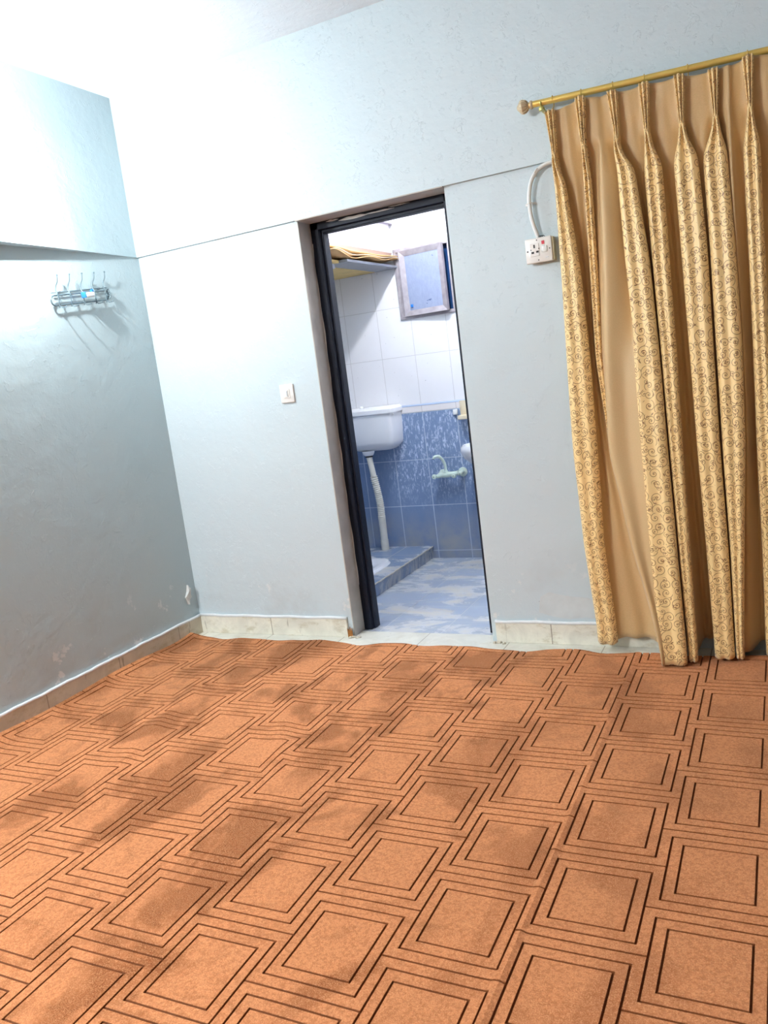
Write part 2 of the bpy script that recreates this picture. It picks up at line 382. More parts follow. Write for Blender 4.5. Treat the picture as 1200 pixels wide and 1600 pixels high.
# rust and dirt at the foot of the two jambs
def stain(name, X0, X1, y, z0, z1, mat, seed):
    rr = random.Random(seed); N = 9; top = [(X0 + (X1 - X0) * i / N, z1 - rr.random() * (z1 - z0) * .55) for i in range(N + 1)]
    ring = [(x, y, z) for x, z in top] + [(X1, y, z0), (X0, y, z0)]
    return MB().prism(ring, [(x, y + .0012, z) for x, yy, z in ring]).build(name, mat)
struct(stain('trim_2', .974, 1.004, -.0165, .0, .060, 'rust', 3))
w = MB()
for i in range(16):
    rr = random.Random(i + 40); x = 1.775 + rr.random() * .09 if i % 2 else .96 + rr.random() * .08; y = -.012 - rr.random() * .022; r = .006 + rr.random() * .008
    w.lathe([(.0005, .006 + r * .3), (r * .7, .005 + r * .1), (r, .0)], 9, Matrix.Translation((x, y, 0)))
struct(w.build('trim_3', 'skirt_l', None, True))

ring = [(2.005, .150), (2.02, .225), (2.06, .247), (2.12, .235), (2.17, .226), (2.235, .222), (2.31, .19), (2.35, .14), (2.30, .118), (2.22, .130), (2.15, .120), (2.08, .128)]
w = MB().prism([(x, .001, z) for x, z in ring], [(x, -.0016, z) for x, z in ring]); struct(w.build('trim_7', 'patch'))

# ------------------------------------------------------------------ bathroom shell
struct(MB().box(-.0, 2.2, .085, DB, -.12, -.002).build('floor_bathroom', 'floor_t'))
WX0, WX1, WZ0, WZ1 = .765, 1.46, 1.662, 2.125
w = MB(); w.box(-.2, 2.4, DB, DB + .16, 1.09, WZ0); w.box(-.2, 2.4, DB, DB + .16, WZ1, HC); w.box(-.2, WX0, DB, DB + .16, WZ0, WZ1); w.box(WX1, 2.4, DB, DB + .16, WZ0, WZ1)
wb = struct(w.build('wall_bathroom_back', 'white_t'))
struct(MB().box(-.2, 2.4, DB - .004, DB + .16, -.1, 1.036).build('wall_bathroom_back_lower', 'blue_t'))
w = MB().box(0, 2.2, DB - .007, DB + .1, 1.036, 1.078, bev=.002); o = struct(w.build('trim_4', 'band_t'))
MB().box(0, 2.2, DB - .0085, DB + .1, 1.078, 1.09, bev=.002).build('blue_edge_strip', 'sheet', o)
for nm, x0, x1 in (('left', -.2, 0), ('right', 2.2, 2.4)):
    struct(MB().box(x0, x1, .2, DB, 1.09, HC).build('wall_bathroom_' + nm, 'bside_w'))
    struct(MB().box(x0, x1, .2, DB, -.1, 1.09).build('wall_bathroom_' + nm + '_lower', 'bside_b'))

# window
fr = MB(); f = .024
fr.box(WX0, WX1, DB - .012, DB + .05, WZ0, WZ0 + f, bev=.003); fr.box(WX0, WX1, DB - .012, DB + .05, WZ1 - f, WZ1, bev=.003)
for a in (WX0, WX1 - f, 1.150): fr.box(a, a + f * .8, DB - .012, DB + .05, WZ0 + f, WZ1 - f, bev=.003)
wn = struct(fr.build('window_1', 'alu'))
MB().box(WX0 + f, WX1 - f, DB + .036, DB + .040, WZ0 + f, WZ1 - f).build('pane', 'night', wn)
def sash(T, W, H, parent):
    b = .036; s = MB(); P = lambda x, y, z: T @ Vector((x, y, z))
    outer = [(0, 0), (W, 0), (W, H), (0, H)]; inner = [(b, b), (W - b, b), (W - b, H - b), (b, H - b)]
    for i in range(4):
        j = (i + 1) % 4; q = [outer[i], outer[j], inner[j], inner[i]]; g = [0, 0, 0, 0]
        s.prism([P(x, .028, z) for x, z in q], [P(x, (0, 0, .012, .012)[k], z) for k, (x, z) in enumerate(q)])
    o = s.build('sash', 'alu', parent)
    m = MB(); m.box(b - .002, W - b + .002, .014, .020, b - .002, H - b + .002, mat=T); m.build('pane', 'frost', o)
    k = MB(); k.box(b * .1 + .045, b * .1 + .060, .004, .014, .055, .075, mat=T, bev=.002); k.build('latch', 'blue_p', o)
    return o
sash(Matrix.Translation((WX0 + .042, DB - .022, WZ0 + .018)) @ Matrix.Rotation(-math.radians(7), 4, 'Z'), .325, .425, wn)
MB().box(WX0 + f * .8, WX0 + .046, DB - .004, DB + .02, WZ0 + f, WZ1 - f).build('mullion', 'alu', wn)

# squat platform
w = MB(); w.prism([(0, .30, 0), (.792, .30, 0), (.792, DB - .004, 0), (0, DB - .004, 0)], [(0, .30, .088), (.806, .30, .088), (.806, DB - .004, .088), (0, DB - .004, .088)])
struct(w.build('floor_platform', 'plat_t'))
rr = random.Random(5); ed = MB()
pts = [(.806 + rr.uniform(-.002, .002), .30 + i * 1.3 / 60, .086 + rr.uniform(-.002, .001)) for i in range(61)]
ed.tube(pts, .0045, 6); struct(ed.build('trim_5', 'skirt_l', None, True))

# ------------------------------------------------------------------ carpet with carved squares
PX, PY, X0c, Y0c = .2715, .3337, 2.603, -1.771
ow, oh, iw, ih = .120, .1335, .089, .100
w0, w1, DEP = .0030, .0017, .0065
xs = []; ys = []; vert = []      # groove centre lines
k0 = int(math.floor((0 - X0c) / PX)) - 1; k1 = int(math.ceil((4.24 - X0c) / PX)) + 1
j0 = int(math.floor((-4.66 - Y0c) / PY)) - 1; j1 = int(math.ceil((-.1 - Y0c) / PY)) + 1
XL, XH, YL, YH = .016, 4.235, -4.68, -.132
for k in range(k0, k1 + 1):
    for o in (-ow, -iw, iw, ow): xs.append(X0c + k * PX + o)
    for o in (-.06, -.03, 0, .03, .06, PX / 2): vert.append(X0c + k * PX + o)
gx = sorted({round(v, 5) for c in xs for v in (c - w0, c - w1, c + w1, c + w0)} | {round(v, 5) for v in vert} | {.03, .045, .06, .08, .10, .13})
for par in (0, 1):
    for j in range(j0, j1 + 1):
        for o in (-oh, -ih, ih, oh, PY / 2): ys.append(Y0c + (j + par * .5) * PY + o)
# the separator lines of one parity are the centres of the other's squares: kept as they are
gyl = sorted({round(v, 5) for c in ys for v in (c - w0, c - w1, c + w1, c + w0)})
gx = [v for v in gx if XL < v < XH]; gyl = [v for v in gyl if YL < v < YH]
def thin(a, lo, hi):
    out = [lo]
    for v in a:
        if v - out[-1] > .0007: out.append(v)
    if hi - out[-1] < .0007: out.pop()
    return out + [hi]
gx = np.array(thin(gx, XL, XH)); gy = np.array(thin(gyl, YL, YH))
GX, GY = np.meshgrid(gx, gy, indexing='ij')
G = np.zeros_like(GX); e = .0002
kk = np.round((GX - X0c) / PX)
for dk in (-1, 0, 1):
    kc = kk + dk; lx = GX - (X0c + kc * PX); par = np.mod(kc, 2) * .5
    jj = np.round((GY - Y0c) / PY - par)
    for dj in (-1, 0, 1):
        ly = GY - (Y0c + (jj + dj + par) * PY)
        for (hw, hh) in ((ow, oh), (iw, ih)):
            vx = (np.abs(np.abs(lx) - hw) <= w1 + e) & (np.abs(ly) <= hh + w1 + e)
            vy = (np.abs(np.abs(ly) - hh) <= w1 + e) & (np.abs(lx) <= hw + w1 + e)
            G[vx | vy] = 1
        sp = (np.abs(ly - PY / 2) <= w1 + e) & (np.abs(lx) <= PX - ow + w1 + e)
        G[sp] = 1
def sn(x, y, seed, f):          # smooth pseudo noise
    r = np.random.RandomState(seed); h = np.zeros_like(x)
    for i in range(7):
        a = r.rand() * 2 * PI; ff = f * (.6 + r.rand() * 1.1); h += np.sin((x * math.cos(a) + y * math.sin(a)) * ff + r.rand() * 6.3)
    return h / 7
H = .013 + .0045 * sn(GX, GY, 1, 6) + .0012 * sn(GX, GY, 2, 15)
H += .030 * np.clip((.13 - GX) / .115, 0, 1) ** 1.7 * (.75 + .25 * np.sin(GY * 7))            # rides up the skirting
H += .0055 * np.exp(-((GX - 2.463 - .004 * np.sin(GY * 3)) / .012) ** 2)                      # long fold between two rows
H += .012 * np.exp(-((GX - .72 + .30 * (GY + 1.3)) / .05) ** 2) * np.exp(-((GY + 1.15) / .45) ** 2)
H += .009 * np.exp(-((GX - 1.22 + .5 * (GY + 1.0)) / .05) ** 2) * np.exp(-((GY + 1.1) / .4) ** 2)
edge = np.clip((GY + .30) / .17, 0, 1) ** 2
wv = .010 * np.sin(GX * 9.0 + .6) + .006 * np.sin(GX * 21) + .004 * np.sin(GX * 37 + 1)
YY = GY + wv * edge; H += edge * (.004 + .006 * np.sin(GX * 15 + 1))
H = np.maximum(H, .009); Z = H - DEP * G
H_edge = H[:, -1].copy(); Y_edge = YY[:, -1].copy()
nx, ny = GX.shape
V = np.stack([GX, YY, Z], -1).reshape(-1, 3)
a = (np.arange(nx - 1)[:, None] * ny + np.arange(ny - 1)[None, :]).ravel()
F = np.stack([a, a + ny, a + ny + 1, a + 1], 1)
# skirt down to the floor on all four sides
border = [i * ny + ny - 1 for i in range(nx)]; nb = len(V)
V2 = V[border].copy(); V2[:, 2] -= .0075; V = np.concatenate([V, V2]); FB = [(border[i], border[i + 1], nb + i + 1, nb + i) for i in range(nx - 1)]
allF = [tuple(int(t) for t in f) for f in F] + [tuple(int(t) for t in f) for f in FB]
me = bpy.data.meshes.new('carpet'); me.from_pydata(V.tolist(), [], allF); me.materials.append(M['carpet'])
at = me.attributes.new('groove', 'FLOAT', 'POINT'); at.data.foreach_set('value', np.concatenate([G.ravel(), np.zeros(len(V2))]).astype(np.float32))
me.update(); ca = bpy.data.objects.new('carpet', me); COL.objects.link(ca)
tag(ca, 'orange-brown carpet with carved nested squares covering the bedroom floor', 'carpet')
# pale backing sheet under the far edge
n = 240; vv = []; ff = []
for i in range(n + 1):
    x = .03 + (XH - .03) * i / n; ye = float(np.interp(x, gx, Y_edge)); fr_ = .011 + .008 * math.sin(x * 8 + 2) + .004 * math.sin(x * 23)
    for y, z in ((ye - .02, .0015), (ye + .004, .0025), (ye + max(.004, fr_), .0035 + .0025 * math.sin(x * 19))): vv.append((x, y, max(z, .0012)))
for i in range(n):
    for j in range(2): q = i * 3 + j; ff.append((q, q + 3, q + 4, q + 1))
us = mk('underlay_sheet', vv, ff, 'sheet', None, True); m_ = us.modifiers.new('s', 'SOLIDIFY'); m_.thickness = .0012; m_.offset = -1
tag(us, 'pale blue plastic underlay strip peeking out from under the carpet\'s far edge', 'underlay')

# ------------------------------------------------------------------ curtain
cu = thing('curtain', (2.70, -.10, .02), 'gold pinch-pleated curtain with brown scroll print hanging from the gold rod', 'curtain')
ZL = [2.275, 2.235, 2.15, 2.06, 1.95, 1.65, 1.28, .9, .5, .1, .02]
topx = [2.282, 2.403, 2.524, 2.641, 2.766, 2.883, 2.998, 3.12, 3.24, 3.36]
topdz = [-.012, .012, .0, .0, -.004, -.016, .0, -.004, 0, 0]
zl6 = [1.95, 1.65, 1.28, .9, .5, .1]
bands = [
 [(2.276, 2.322), (2.271, 2.350), (2.262, 2.359), (2.253, 2.356), (2.262, 2.350), (2.286, 2.372)],
 [(2.390, 2.421), (2.384, 2.416), (2.376, 2.407), (2.402, 2.420), (2.470, 2.492), (2.530, 2.565)],
 [(2.525, 2.591), (2.530, 2.620), (2.543, 2.636), (2.552, 2.647), (2.562, 2.660), (2.579, 2.675)],
 [(2.623, 2.688), (2.629, 2.692), (2.641, 2.699), (2.652, 2.701), (2.664, 2.708), (2.679, 2.714)],
 [(2.731, 2.816), (2.737, 2.830), (2.746, 2.832), (2.754, 2.836), (2.766, 2.847), (2.776, 2.850)],
 [(2.833, 2.916), (2.839, 2.926), (2.842, 2.933), (2.845, 2.927), (2.854, 2.907), (2.856, 2.886)],
 [(2.971, 3.026), (2.971, 3.025), (2.971, 3.025), (2.966, 3.028), (2.969, 3.030), (2.964, 3.034)],
 [(3.09, 3.16), (3.09, 3.17), (3.09, 3.175), (3.085, 3.18), (3.08, 3.17), (3.07, 3.16)],
 [(3.21, 3.28), (3.205, 3.285), (3.20, 3.29), (3.20, 3.29), (3.20, 3.28), (3.20, 3.28)],
 [(3.32, 3.39), (3.32, 3.40), (3.32, 3.40), (3.32, 3.40), (3.32, 3.39), (3.32, 3.38)]]
dep = [(-.13, -.13, -.125, -.12, -.11, -.10), (-.12, -.11, -.10, -.085, -.075, -.075), (-.145, -.155, -.17, -.20, -.235, -.27), (-.135, -.14, -.155, -.18, -.21, -.235),
       (-.14, -.145, -.155, -.17, -.185, -.20), (-.135, -.14, -.15, -.165, -.18, -.195), (-.14,) * 4 + (-.15, -.16), (-.14,) * 4 + (-.15, -.16), (-.14,) * 6, (-.14,) * 6]
def level(z):
    """control points (x, y, kind) over the whole width at height z"""
    C = []
    for i in range(10):
        cx = topx[i]; fing = [(-.0175, -.100), (-.0145, -.133), (-.0075, -.122), (0, -.140), (.0075, -.122), (.0145, -.133), (.0175, -.100)]
        sgn = {0: .004, 2: .006}.get(i, 0)
        if z > 2.10:
            t = (2.275 - z) / .125; sq = 1.12 - .52 * t
            P = [(cx + dx * sq + sgn * t, y) for dx, y in fing]
        else:
            if z >= 1.95:
                t = (2.15 - z) / .20; t = t * t * (3 - 2 * t); L, R = bands[i][0]; D = dep[i][0]
                L = (cx - .008) * (1 - t) + L * t; R = (cx + .008) * (1 - t) + R * t; D = -.137 * (1 - t) + D * t
            else:
                zz = zl6[::-1]; L = float(np.interp(z, zz, [b[0] for b in bands[i]][::-1])); R = float(np.interp(z, zz, [b[1] for b in bands[i]][::-1])); D = float(np.interp(z, zz, list(dep[i])[::-1]))
                t = 1
            W = R - L; ins = min(.012, W * .18) * t; g = (.004 + .012 * max(0, min(1, (z - 1.5) / .6)))
            bk = -.075 - (.0 if z > 1.0 else (1.0 - z) * .06 * (D < -.17))
            P = [(L + ins + .002, bk), (L, D + .022), (L + W * .22, D - .001), (L + W * .5, D + g), (L + W * .76, D - .003), (R, D + .020), (R - ins - .002, bk)]
            if z > 2.0: P = [(x * t + (cx + fx) * (1 - t), y) for (x, y), (fx, _) in zip(P, [(d * .6, 0) for d, _ in fing])]
        C.append(P)
    out = []
    for i, P in enumerate(C):
        out += [(p[0], p[1], 'p') for p in P]
        if i < 9:
            a = P[-1][0]; b = C[i + 1][0][0]; tt = max(0, min(1, (2.2 - z) / .5))
            m1, m2, m3 = a + (b - a) * .25, a + (b - a) * .5, a + (b - a) * .75; y1 = y2 = y3 = -.098 + .058 * tt
            y2 = -.100 + .055 * tt
            if i == 4: y1 = y2 = y3 = -.100 + .03 * tt
            if i == 5: y1 = -.118 + .0 * tt; m1 = a + (b - a) * .4 * (1 - .5 * tt) + .004 * tt; y2 = -.105 + .03 * tt
            if i == 0:
                y1, y2, y3 = -.100 + .05 * tt, -.108 + .050 * tt, -.100 + .055 * tt
            if i == 1:                                    # broad plain fold swinging over the second pleat
                zz = [.02, .1, .3, .5, .9, 1.3, 1.68, 2.0, 2.2, 2.3]
                xe = float(np.interp(z, zz, [2.577, 2.570, 2.530, 2.482, 2.412, 2.419, 2.439, 2.447, 2.45, 2.447])); ye = float(np.interp(z, zz, [-.262, -.255, -.235, -.205, -.165, -.150, -.135, -.118, -.104, -.102]))
                yr = float(np.interp(z, zz, [-.285, -.28, -.255, -.23, -.185, -.165, -.145, -.118, -.104, -.102])); xt = min(b - .004, max(xe + .03, xe * .45 + b * .55))
                m1, y1 = xe - .002, ye + .028 * (z < 2.1); m2, y2 = xe + min(.016, (b - xe) * .3) , yr; m3, y3 = xt, yr + .010
                if z < 1.2:
                    k = (1.2 - z) / 1.2; P3 = C[2]; 
            out += [(m1, y1, 'n'), (m2, y2, 'n'), (m3, y3, 'n')]
    # below the knee the third print follows the swinging fold: no recess between them
    if z < 1.75:
        k = min(1, (1.75 - z) / .5); idx = 2 * 10; D = float(np.interp(z, zl6[::-1], list(dep[2])[::-1]))
        x, y, c = out[idx]; out[idx] = (out[idx + 1][0] * k + x * (1 - k) - .002 * k, y * (1 - k) + (D + .004) * k, c)
        x, y, c = out[idx + 1]; out[idx + 1] = (x + .008 * k, y * (1 - k) + (D - .002) * k, c)
    return out
def crom(a, b, c, d, t): return .5 * ((2 * b) + (c - a) * t + (2 * a - 5 * b + 4 * c - d) * t * t + (3 * b - a - 3 * c + d) * t ** 3)
SUB = 5; zrow = []
for zt, zb, m in ((2.275, 2.15, 10), (2.15, 1.95, 14), (1.95, 1.28, 22), (1.28, .5, 24), (.5, .02, 18)):
    zrow += [zt + (zb - zt) * i / m for i in range(m)]
zrow.append(.02)
rows = []; kinds = None
for z in zrow:
    L = level(z); m = len(L)
    P = np.array([(q[0], q[1]) for q in L]); Q = np.vstack([2 * P[0] - P[1], P, 2 * P[-1] - P[-2]]); r = []
    for i in range(m - 1):
        for j in range(SUB): r.append(crom(Q[i], Q[i + 1], Q[i + 2], Q[i + 3], j / SUB))
    r.append(P[-1]); r = np.array(r)
    if kinds is None:
        kinds = []
        for i in range(m - 1): kinds += [0 if (L[i][2] == 'p' and L[i + 1][2] == 'p') else 1] * SUB
    rows.append(r)
R = np.array(rows)                                   # rows x cols x 2
# smooth the rows downwards so the folds hang softly
for _ in range(3):
    R[1:-1] = .25 * R[:-2] + .5 * R[1:-1] + .25 * R[2:]
nr, nc = R.shape[:2]; ZZ = np.repeat(np.array(zrow)[:, None], nc, 1)
cxs = R[0, :, 0]; dz = np.interp(cxs, topx, topdz); sag = .012 * np.abs(np.sin((cxs - topx[0]) / .121 * PI)) ** 2
ZZ += (np.clip((ZZ - 1.9) / .375, 0, 1) ** 2) * (dz - sag * .6)[None, :]
yb_ = R[-1, :, 1]; lift = np.interp(yb_, [-.27, -.20, -.15, -.10, -.05], [.004, .012, .016, .018, .040])
ZZ += np.clip((.5 - ZZ) / .48, 0, 1) * lift[None, :]
jit = sn(R[:, :, 0] * 3, ZZ, 9, 14) * .0022 * np.clip((2.2 - ZZ) / .3, 0, 1); R[:, :, 1] += jit; R[:, :, 0] += sn(R[:, :, 0], ZZ, 12, 9) * .0018 * np.clip((2.1 - ZZ) / .3, 0, 1)
wr = np.clip((ZZ - 2.05) / .2, 0, 1) * np.array([1 if k else 0 for k in kinds] + [1])[None, :]      # creased plain heading
R[:, :, 1] += wr * sn(R[:, :, 0], ZZ, 21, 75) * .0045
R[:, :, 1] = np.minimum(R[:, :, 1], -.020)
mid = int(nr * .55); seg = np.sqrt(((R[mid, 1:] - R[mid, :-1]) ** 2).sum(1)); U = np.concatenate([[0], np.cumsum(seg)])
V = np.stack([R[:, :, 0] - 2.70, R[:, :, 1] + .10, ZZ - .02], -1).reshape(-1, 3)
faces = [(r * nc + c, (r + 1) * nc + c, (r + 1) * nc + c + 1, r * nc + c + 1) for r in range(nr - 1) for c in range(nc - 1)]
me = bpy.data.meshes.new('fabric'); me.from_pydata(V.tolist(), [], faces); me.materials.append(M['scroll']); me.materials.append(M['plainf'])
me.polygons.foreach_set('material_index', [kinds[c] for r in range(nr - 1) for c in range(nc - 1)])
me.polygons.foreach_set('use_smooth', [True] * len(faces))
uvl = me.uv_layers.new(name='UVMap'); Zr = np.array(zrow)
li = np.zeros(len(me.loops), dtype=np.int32); me.loops.foreach_get('vertex_index', li)
uvl.data.foreach_set('uv', np.stack([U[li % nc], Zr[li // nc]], 1).astype(np.float32).ravel())
me.update(); fb = bpy.data.objects.new('fabric', me); COL.objects.link(fb); fb.parent = cu
sm = fb.modifiers.new('thick', 'SOLIDIFY'); sm.thickness = .0016; sm.offset = 0

# rod: y -.1, falls slightly to the right
def rodz(x): return 2.312 - .0265 * (x - 2.25) / .8
RY = -.078
rod = thing('curtain_rod', (2.25, RY, 2.31), 'gold curtain rod with a cream turned finial high on the back wall', 'curtain rod')
MB().tube([(2.195, RY, rodz(2.195)), (3.95, RY, rodz(3.95))], .0125, 20).build('pole', 'gold', rod, True, 40)
T = Matrix.Translation((2.205, RY, rodz(2.205))) @ Matrix.Rotation(-PI / 2, 4, 'Y')
fin = MB().lathe([(.0125, -.006), (.0165, 0), (.0165, .006), (.011, .009), (.010, .012), (.015, .016), (.023, .026), (.0265, .037), (.024, .046), (.0205, .050), (.016, .053), (.008, .060), (.0015, .062)], 14, T)
fo = fin.build('finial', 'cream', rod, True, 28)
ri = MB()
for k in range(14):
    a = 2 * PI * k / 14; pts = []
    for r, z in ((.0155, .0165), (.0235, .026), (.0268, .037), (.0242, .046)): pts.append(T @ Vector((r * math.cos(a), r * math.sin(a), z)))
    ri.tube(pts, .0016, 6)
ri.build('finial_rib', 'cream', rod, True)
br = MB(); bx = 2.243
br.tube([(bx, -.0, rodz(bx) - .025), (bx, -.05, rodz(bx) - .024), (bx, RY, rodz(bx) - .022)], .008, 12)
br.lathe([(.004, 0), (.012, .002), (.012, .012), (.006, .018)], 14, Matrix.Translation((bx, RY, rodz(bx) - .032)))
br.tube([(bx, RY + .015 * math.cos(t), rodz(bx) + .015 * math.sin(t)) for t in [PI * 1.0 + PI * i / 10 for i in range(11)]], .0035, 8)
br.lathe([(.022, 0), (.022, .004), (.012, .008)], 16, Matrix.Translation((bx, 0, rodz(bx) - .025)) @ Matrix.Rotation(PI / 2, 4, 'X'))
br.build('bracket', 'olive', rod, True, 40)
br = MB(); bx = 3.8
br.tube([(bx, -.0, rodz(bx) - .025), (bx, RY, rodz(bx) - .022)], .008, 12)
br.build('bracket', 'olive', rod, True, 40)
# curtain hooks over the rod
def hook_mesh():
    h = MB(); r = .0150
    pts = [(0, r * math.cos(t), r * math.sin(t)) for t in [math.radians(200) - math.radians(230) * i / 16 for i in range(17)]]
    pts += [(0, r * .9, -.012), (0, r * .55, -.022), (0, -.002, -.030), (0, -.012, -.034), (0, -.016, -.045), (0, -.014, -.050)]
    return h.tube(spath(pts, 2), .0018, 7)
hk0 = None
for x in (2.290, 2.403, 2.524, 2.641, 2.795, 2.998, 3.12, 3.24, 3.36):
    loc = Vector((x, RY, rodz(x))) - cu.location
    if hk0 is None: hk0 = hook_mesh().build('curtain_hook', 'gold', cu, True, loc=loc)
    else:
        c = hk0.copy(); COL.objects.link(c); c.parent = cu; c.location = loc

# ------------------------------------------------------------------ socket, conduit, switch
sk = thing('power_socket', (2.172, 0, 1.757), 'white square power socket with a red switch window, left of the curtain', 'socket')
MB().box(2.124, 2.232, -.032, .002, 1.709, 1.803, bev=.002).build('back_box', 'back_box', sk)
MB().box(2.112, 2.226, -.040, -.030, 1.705, 1.807, bev=.005, seg=3).build('face_plate', 'ivory', sk, True, 30)
MB().box(2.132, 2.172, -.0425, -.039, 1.733, 1.785, bev=.002).build('socket_insert', 'ivory', sk)
for x, z, a, b in ((2.152, 1.773, .0032, .007), (2.144, 1.748, .0055, .004), (2.164, 1.750, .0055, .004), (2.137, 1.760, .002, .002), (2.171, 1.762, .002, .002), (2.122, 1.756, .003, .003), (2.164, 1.797, .0022, .0022), (2.166, 1.716, .0022, .0022), (2.216, 1.756, .0022, .0022)):
    MB().box(x - a, x + a, -.0432 if 2.13 < x < 2.173 and 1.73 < z < 1.79 else -.0408, -.0395, z - b, z + b).build('socket_hole', 'dark', sk)
MB().box(2.184, 2.196, -.0425, -.039, 1.777, 1.791, bev=.001).build('red_indicator', 'red', sk)['label'] = 'small red switch window'
MB().box(2.182, 2.206, -.0440, -.039, 1.745, 1.771, bev=.003).build('rocker', 'cable', sk, True, 40)
MB().box(2.196, 2.210, -.0404, -.039, 1.722, 1.7235).build('maker_mark', 'steel', sk)

P = [(2.345, -.012, 2.108), (2.300, -.014, 2.103), (2.262, -.016, 2.096), (2.210, -.022, 2.086), (2.168, -.026, 2.050), (2.147, -.028, 1.985), (2.146, -.028, 1.910), (2.156, -.024, 1.850), (2.170, -.015, 1.800)]
cb = thing('conduit', (2.16, 0, 1.95), 'white bent conduit running down the wall into the socket', 'conduit')
MB().tube(spath(P, 8), .0085, 14).build('pipe', 'cable', cb, True)
for i, (x, z, a) in enumerate(((2.185, 2.072, -.9), (2.145, 1.950, -.05))):
    T = Matrix.Translation((x, -.028, z)) @ Matrix.Rotation(a, 4, 'Y')
    c = MB(); c.tube([T @ Vector(v) for v in [(.012, .026, 0), (.0115, .004, 0), (.008, -.007, 0), (0, -.0105, 0), (-.008, -.007, 0), (-.0115, .004, 0), (-.012, .026, 0)]], .0022, 8)
    c.box(.009, .022, .020, .026, -.004, .004, mat=T); c.box(-.022, -.009, .020, .026, -.004, .004, mat=T)
    c.build('clip', 'ivory', cb, True, 40)
wr_ = MB()
for k in range(4): wr_.tube(spath([(2.166 + k * .006, -.016, 1.816 - k * .001), (2.172 + k * .007, -.026, 1.812), (2.170 + k * .010, -.020, 1.800)], 5), .0018, 6)
wr_.build('loose_wire', 'dark', cb, True)

sw = thing('light_switch', (.811, 0, 1.292), 'small white rocker light switch on the wall left of the doorway', 'switch')
MB().box(.771, .851, -.010, .001, 1.246, 1.338, bev=.003, seg=3).build('face_plate', 'ivory', sw, True, 30)
MB().box(.793, .829, -.0125, -.009, 1.268, 1.316, bev=.002).build('surround', 'ivory', sw)
MB().box(.802, .820, -.016, -.011, 1.275, 1.309, bev=.002, mat=None).build('rocker', 'cable', sw)
MB().box(.8135, .8165, -.0166, -.015, 1.280, 1.304).build('mark', 'steel', sw)

# ------------------------------------------------------------------ coat rack on the left wall
cr = thing('coat_rack', (0, -.46, 1.87), 'small chrome wire coat rack with five upright hooks on the left wall', 'coat rack')
def rk(y, z, x): return Vector((x, y, z + (y + .64) * .10))     # hangs a little crooked
def loop(y0, y1, z0, z1, x):
    zc = (z0 + z1) / 2; r = (z1 - z0) / 2; pts = []
    for i in range(9): a = PI / 2 + PI * i / 8; pts.append(rk(y0 + r + r * math.cos(a), zc + r * math.sin(a), x))
    for i in range(9): a = -PI / 2 + PI * i / 8; pts.append(rk(y1 - r + r * math.cos(a), zc + r * math.sin(a), x))
    return pts
lp = MB(); lp.tube(loop(-.668, -.288, 1.838, 1.884, .017), .0036, 10, closed=True).build('wire_loop', 'chrome', cr, True)
lp = MB(); lp.tube([rk(-.655, 1.898, .012), rk(-.29, 1.898, .012)], .0022, 8).build('back_wire', 'chrome', cr, True)
hook0 = None
for i, y in enumerate((-.625, -.548, -.466, -.386, -.312)):
    h = MB()
    h.tube(spath([rk(y, 1.826, .018), rk(y, 1.836, .022), rk(y, 1.862, .0225), rk(y, 1.888, .021), rk(y, 1.905, .012), rk(y + .004, 1.925, .013), rk(y + .008, 1.945, .024), rk(y + .010, 1.972, .028)], 5), .0024, 8)
    h.lathe([(.001, -.0045), (.0040, -.002), (.0044, .001), (.0028, .0042), (.0006, .005)], 10, Matrix.Translation(rk(y + .010, 1.974, .028)))
    ho = h.build('hook', 'chrome', cr, True)
    h = MB(); h.tube(spath([rk(y, 1.836, .026), rk(y, 1.826, .030), rk(y + .001, 1.824, .044), rk(y + .003, 1.826, .058)], 4), .0020, 8)
    h.lathe([(.001, -.004), (.0036, 0), (.001, .004)], 8, Matrix.Translation(rk(y + .003, 1.826, .059)))
    h.build('lower_hook', 'chrome', cr, True)
for y in (-.60, -.34):
    MB().tube([rk(y, 1.898, 0), rk(y, 1.898, .014)], .004, 8).build('wall_screw', 'hookd', cr, True)
tw = MB()
for k in range(7):
    rr = random.Random(k); pts = [rk(-.315 + .030 * rr.random(), 1.84 + .05 * j / 4 + rr.uniform(-.004, .004), .022 + rr.uniform(-.008, .012)) for j in range(5)]
    tw.tube(spath(pts, 4), .0013, 6)
tg = tw.build('twisted_wire', 'chrome', None, True); tag(tg, 'tangle of thin wire wound round the right end of the coat rack', 'wire')
pk = thing('toothpaste_tube', (.03, -.44, 1.87), 'white tube with blue ends lying inside the coat rack', 'tube')
T = Matrix.Translation((.040, -.475, 1.900)) @ Matrix.Rotation(math.radians(6), 4, 'X')
MB().box(-.014, .018, -.008, .052, -.026, -.002, mat=T, bev=.006, seg=3).build('body', 'white_p', pk, True, 40)
MB().box(-.013, .017, -.012, -.004, -.026, .002, mat=T, bev=.003).build('blue_end', 'blue_p', pk, True, 40)
MB().lathe([(.006, 0), (.007, .003), (.007, .014), (.005, .016)], 14, T @ Matrix.Translation((.006, .040, .004)) @ Matrix.Rotation(-PI / 2, 4, 'X')).build('blue_cap', 'blue_p', pk, True, 40)

# torn paint by the corner, low on the left wall
tp = MB(); ring = [(-.100, .235), (-.082, .262), (-.070, .300), (-.060, .275), (-.052, .262), (-.066, .246), (-.058, .228), (-.078, .214), (-.085, .190), (-.092, .216)]
tp.prism([(.002, y, z) for y, z in ring], [(.010 + .012 * math.sin(i * 1.7) ** 2, y, z) for i, (y, z) in enumerate(ring)])
struct(tp.build('trim_6', 'lint'))

